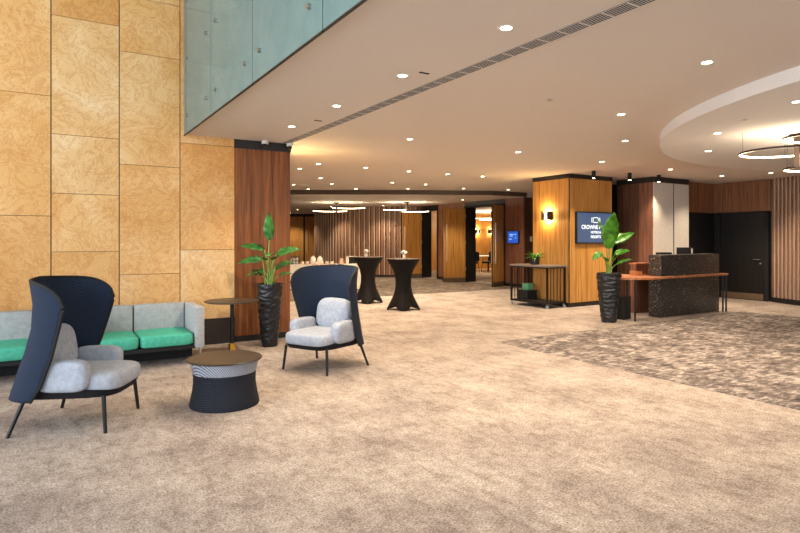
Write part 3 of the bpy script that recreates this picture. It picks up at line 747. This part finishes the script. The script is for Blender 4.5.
B().box(.135, .168, -.0135, -.0095, .47, .575).obj('cable_cover', 'white', t, smooth=False)
B().cyl((0, .03, .01), (0, .03, .3), .02, n=12).box(-.1, .1, -.06, .12, 0, .012).obj('stand', 'black', t)
t = thing('desk_phone', 'low dark desk phone behind the left end of the reception desk', 'phone', (10.90, 7.2, .74), IR)
B().box(-.13, .13, -.09, .09, .36, .505, bev=.01).obj('handset_deck', 'blackmat', t)
B().box(-.11, .11, -.07, .07, 0, .36).obj('stand', 'black', t, smooth=False)
t = thing('waste_bin', 'square black waste bin under the orange ledge by the plant pot', 'bin', (9.33, 7.06, 0), .2)
b = B().box(-.14, .14, -.14, .14, 0, .42, bev=.012); b.obj('bin_body', 'blackmat', t)
B().box(-.125, .125, -.125, .125, .4205, .424).obj('bin_opening', 'black', t, smooth=False)
t = thing('leaflet_tray', 'low wooden tray on the orange ledge beside the desk', 'tray', (9.98, 7.1, .80), .1)
B().box(-.16, .06, -.13, .13, 0, .015).box(-.16, -.145, -.13, .13, .015, .09).box(-.16, .06, .115, .13, .015, .09).obj('tray_body', 'topw', t, smooth=False)

# trolley beside the amber column
t = thing('service_trolley', 'open black framed trolley with a grey top against the amber column', 'trolley', (9.54, 9.44, 0))
hx, hy = .29, .58
B().box(-hx-.01, hx+.01, -hy-.01, hy+.01, .90, .94, bev=.004).obj('worktop', 'trolley', t)
for x in (-hx+.02, hx-.02):
    for y in (-hy+.02, hy-.02): B().box(x-.018, x+.018, y-.018, y+.018, .09, .90).obj('leg', 'black', t, smooth=False)
f = B()
for y in (-hy+.02, hy-.02):
    f.box(-hx, hx, y-.015, y+.015, .09, .12).box(-hx, hx, y-.015, y+.015, .875, .90)
for x in (-hx+.02, hx-.02): f.box(x-.015, x+.015, -hy, hy, .09, .12).box(x-.015, x+.015, -hy, hy, .875, .9)
f.obj('frame', 'black', t, smooth=False)
B().box(-hx+.03, hx-.03, -hy+.03, hy-.03, .115, .135).obj('shelf', 'dark', t, smooth=False)
for y in (-hy+.02, hy-.02):
    for k in range(1, 5): B().box(-hx+.1*k+.02, -hx+.1*k+.032, y-.006, y+.006, .12, .88).obj('bar', 'black', t, smooth=False)
for y in (.3, .36): B().box(-hx+.014, -hx+.026, y, y+.012, .12, .88).obj('bar', 'black', t, smooth=False)
for x in (-hx+.03, hx-.03):
    for y in (-hy+.03, hy-.03): B().cyl((x-.014, y, .035), (x+.014, y, .035), .035, n=16).box(x-.01, x+.01, y-.01, y+.01, .06, .095).obj('castor', 'rubber', t)
t = thing('storage_box', 'small green box on the dark crate inside the trolley', 'box', (9.55, 9.76, .345))
B().box(-.08, .08, -.1, .1, 0, .13, bev=.004).obj('box_body', 'green', t); B().box(-.084, .084, -.104, .104, .13, .15).obj('box_lid', 'green', t, smooth=False)
t = thing('crate', 'dark crate on the bottom shelf of the trolley', 'crate', (9.55, 9.76, .136))
B().box(-.15, .15, -.15, .15, 0, .2, bev=.006).obj('crate_body', 'blackmat', t); B().box(-.16, .16, -.16, .16, .18, .207).obj('crate_rim', 'dark', t, smooth=False)
t = thing('small_potted_plant', 'small green plant in a dark pot on the trolley top', 'plant', (9.52, 9.50, .94))
B().lathe([(.085, 0), (.10, .01), (.115, .17), (.105, .17), (.1, .15)], 36).obj('pot', 'pot', t)
rnd = random.Random(2)
for k in range(26):
    a = rnd.uniform(0, 2*PI); b = B(); leaf_mesh(b, (.03*math.cos(a), .03*math.sin(a), .14), a, rnd.uniform(.35, 1.25), rnd.uniform(.16, .26), rnd.uniform(.016, .028), rnd.uniform(.4, 1.3))
    b.obj('leaf', 'leafb', t, angle=80)

# wall screen on the amber column
t = thing('wall_screen', 'large wall screen with white lettering on the amber column', 'screen', (10.705, 8.82, 1.42))
B().box(-.635, .635, -.055, -.002, 0, .72, bev=.004).obj('bezel', 'blackmat', t)
B().box(-.61, .61, -.0575, -.0555, .025, .695).obj('screen_face', 'screen', t, smooth=False)
def text(body, size, loc, parent, m, name='lettering'):
    cu = bpy.data.curves.new(name, 'FONT'); cu.body = body; cu.size = size; cu.align_x = 'CENTER'; cu.align_y = 'CENTER'; cu.extrude = .0006; cu.offset = .0012
    tmp = bpy.data.objects.new(name, cu); me = bpy.data.meshes.new_from_object(tmp); bpy.data.objects.remove(tmp)
    me.materials.clear(); me.materials.append(M[m]); o = bpy.data.objects.new(name, me); COL.objects.link(o); o.parent = parent; o.location = loc; o.rotation_euler = (PI/2, 0, 0); return o
text('CROWNE PLAZA', .125, (0, -.059, .37), t, 'letters')
text('HOTELS &', .075, (0, -.059, .255), t, 'letters')
text('RESORTS', .085, (0, -.059, .15), t, 'letters')
b = B()
for cx, a0, a1 in ((-.035, .9, 5.4), (.035, -2.3, 2.3)):
    pts = [(cx+.06*math.cos(a0+(a1-a0)*k/20), -.058, .535+.06*math.sin(a0+(a1-a0)*k/20)) for k in range(21)]
    b.tube(pts, .007, 6)
for s in (-1, 1): b.tube([(s*(.115+.025*math.cos(u)), -.058, .535+.06*math.sin(u)) for u in [-1.2+2.4*k/10 for k in range(11)]], .007, 6)
b.obj('screen_logo', 'letters', t)

# meeting-room sign screen and switch
t = thing('room_screen', 'small blue room screen on the red walnut wall', 'screen', (12.8, 13.69, 1.42))
B().box(-.05, -.001, -.25, .25, -.03, .37, bev=.004).obj('bezel', 'blackmat', t)
B().box(-.0525, -.0505, -.235, .235, -.015, .355).obj('screen_face', 'blue', t, smooth=False)
b = B()
for y0, y1, z in ((-.02, .16, .25), (.0, .14, .2), (-.16, -.06, .25), (-.16, -.1, .14), (.04, .18, .1)): b.box(-.0535, -.0526, y0, y1, z, z+.018)
b.obj('screen_lines', 'pblue', t, smooth=False)
t = thing('light_switch', 'small pale light switch on the dark walnut return wall', 'switch', (13.1, 13.235, 1.5))
B().box(-.05, .05, -.012, -.001, -.05, .11, bev=.003).obj('plate', 'white', t); B().box(-.02, .02, -.017, -.012, .01, .05).obj('rocker', 'white', t, smooth=False)

# coffee break table in the foyer
t = thing('buffet_table', 'long table with a white cloth behind the right lounge chair', 'table', (7.3, 16.15, 0), IR)
B().box(-1.15, 1.15, -.38, .38, .72, .75).obj('tabletop', 'ttopb', t, smooth=False)
for x in (-1.05, 1.05):
    for y in (-.3, .3): B().cyl((x, y, 0), (x, y, .72), .02, n=10).obj('leg', 'steel', t)
b = B(); rows_ = []
per = []
for (xa, ya), (xb, yb) in (((-1.17, -.40), (1.17, -.40)), ((1.17, -.40), (1.17, .40)), ((1.17, .40), (-1.17, .40)), ((-1.17, .40), (-1.17, -.40))):
    m_ = 40 if abs(xb-xa) > 1 else 14
    for k in range(m_): per.append((xa+(xb-xa)*k/m_, ya+(yb-ya)*k/m_))
for z, s, amp in ((.757, 1, 0), (.70, 1.002, .004), (.4, 1.01, .014), (.03, 1.02, .022)):
    rows_.append([(x*s + amp*math.sin(i*1.3)*(abs(y) < .39), y*s*1.0 + amp*math.sin(i*1.3)*(abs(y) >= .39), z) for i, (x, y) in enumerate(per)])
vs = b.grid(rows_, close_u=True); b.bm.faces.new(vs[0])
o = b.obj('tablecloth', 'cloth'); o.location = (7.3, 16.15, 0); o.rotation_euler = (0, 0, IR); tag(o, 'white tablecloth over the long table behind the right lounge chair', 'tablecloth')
def on_table(x, y, z=.758):
    c, s_ = math.cos(IR), math.sin(IR); return (7.3 + x*c - y*s_, 16.15 + x*s_ + y*c, z)
cupo = None; idx = 0
for rr, yy in enumerate((-.27, -.10)):
    for k in range(7):
        lab = '%s cup from the left in the %s row on the white-clothed table' % (ordw[k], ('front', 'back')[rr])
        p = on_table(-.66+k*.15, yy)
        if cupo is None:
            cupo = thing('cup', lab, 'cup', p, 0, 'cups on the white-clothed table')
            B().lathe([(.026, 0), (.03, .005), (.042, .06), (.046, .085), (.042, .085), (.036, .06), (.022, .012)], 20).obj('cup_body', 'pink' if False else 'china', cupo)
            B().lathe([(.03, -.0), (.07, .008), (.072, .012), (.03, .006)], 24).obj('saucer', 'pink', cupo)
        else: dup(cupo, p, 0, lab, 'cups on the white-clothed table')
for k, x in enumerate((-.38, -.17)):
    t = thing('lidded_pot', ('left', 'right')[k] + ' of the two white lidded pots behind the cups', 'pot', on_table(x, .12), 0, 'white lidded pots')
    B().lathe([(.07, 0), (.09, .05), (.09, .15), (.075, .18)], 28).obj('pot_body', 'china', t)
    B().lathe([(.078, .18), (.06, .215), (.02, .235), (.015, .25), (.003, .26)], 24).obj('pot_lid', 'china', t)
t = thing('wire_basket', 'dark wire basket of white packets at the left end of the white-clothed table', 'basket', on_table(-.98, -.05))
b = B()
for z in (0.01, .1, .22): b.tube([(.17*cx, .12*cy, z) for cx, cy in ((-1, -1), (1, -1), (1, 1), (-1, 1))], .013, 6, closed=True)
for cx in (-1, -.33, .33, 1):
    for cy in (-1, 1): b.cyl((.17*cx, .12*cy, 0), (.17*cx, .12*cy, .22), .007, n=6)
b.obj('wire_frame', 'black', t)
b = B()
for k in range(6): b.box(-.14+.05*k, -.105+.05*k, -.08, .08, .012, .15+.03*(k % 3))
b.obj('packet', 'china', t, smooth=False)
t = thing('display_box', 'black display box with a pale frame at the right end of the white-clothed table', 'display box', on_table(.82, -.05))
B().box(-.13, .13, -.06, .06, 0, .22).obj('box_body', 'blackmat', t, smooth=False)
b = B()
for s in (-1, 1): b.box(s*.14-.012, s*.14+.012, -.07, .07, 0, .25).box(-.15, .15, -.07, .07, .125+s*.115-.012, .125+s*.115+.012)
b.obj('box_frame', 'china', t, smooth=False)
t = thing('milk_jug', 'small pale pink jug beside the black display box', 'jug', on_table(.52, -.08))
B().lathe([(.045, 0), (.06, .04), (.05, .12), (.045, .17), (.052, .19)], 24).obj('jug_body', 'pink', t)
B().tube([(.05, 0, .15), (.09, 0, .14), (.095, 0, .09), (.058, 0, .05)], .008, 8).obj('jug_handle', 'pink', t)

# meeting room furniture
t = thing('meeting_table', 'pale meeting table seen through the open doorway', 'table', (18.6, 21.3, 0))
B().box(-2.4, 2.4, -.5, .5, .71, .75).obj('tabletop', 'cloth', t, smooth=False)
for x in (-2.2, 0, 2.2):
    for y in (-.4, .4): B().cyl((x, y, 0), (x, y, .71), .03, n=10).obj('leg', 'black', t)
def office_chair(x, y, rz, lab):
    t = thing('meeting_chair', lab, 'chair', (x, y, 0), rz, 'black meeting room chairs')
    B().pad((0, 0, .46), (.24, .23, .045), .4, .4, 24, 10).obj('seat', 'blackmat', t)
    B().pad((0, -.23, .74), (.22, .035, .23), .4, .4, 24, 10, (-.12, 'X')).obj('backrest', 'blackmat', t)
    for sx in (-1, 1):
        for sy in (-1, 1): B().cyl((sx*.24, sy*.22, 0), (sx*.2, sy*.18, .44), .013, n=8).obj('leg', 'black', t)
        B().tube([(sx*.26, -.2, .62), (sx*.27, .1, .64), (sx*.22, .15, .46)], .014, 6).obj('armrest', 'black', t)
    return t
office_chair(17.55, 20.5, .2, 'black chair at the meeting table, nearer the open door leaf')
office_chair(16.65, 20.55, -.1, 'black chair at the meeting table, nearer the dark door jamb')
t = thing('meeting_display', 'black display screen on a stand in the meeting room', 'screen', (17.6, 21.9, 0), .3)
B().box(-.32, .32, -.03, .03, 1.0, 1.42).obj('display_panel', 'blackmat', t, smooth=False)
B().cyl((0, .02, .02), (0, .02, 1.0), .03, n=10).box(-.3, .3, -.2, .2, 0, .03).obj('stand', 'black', t)
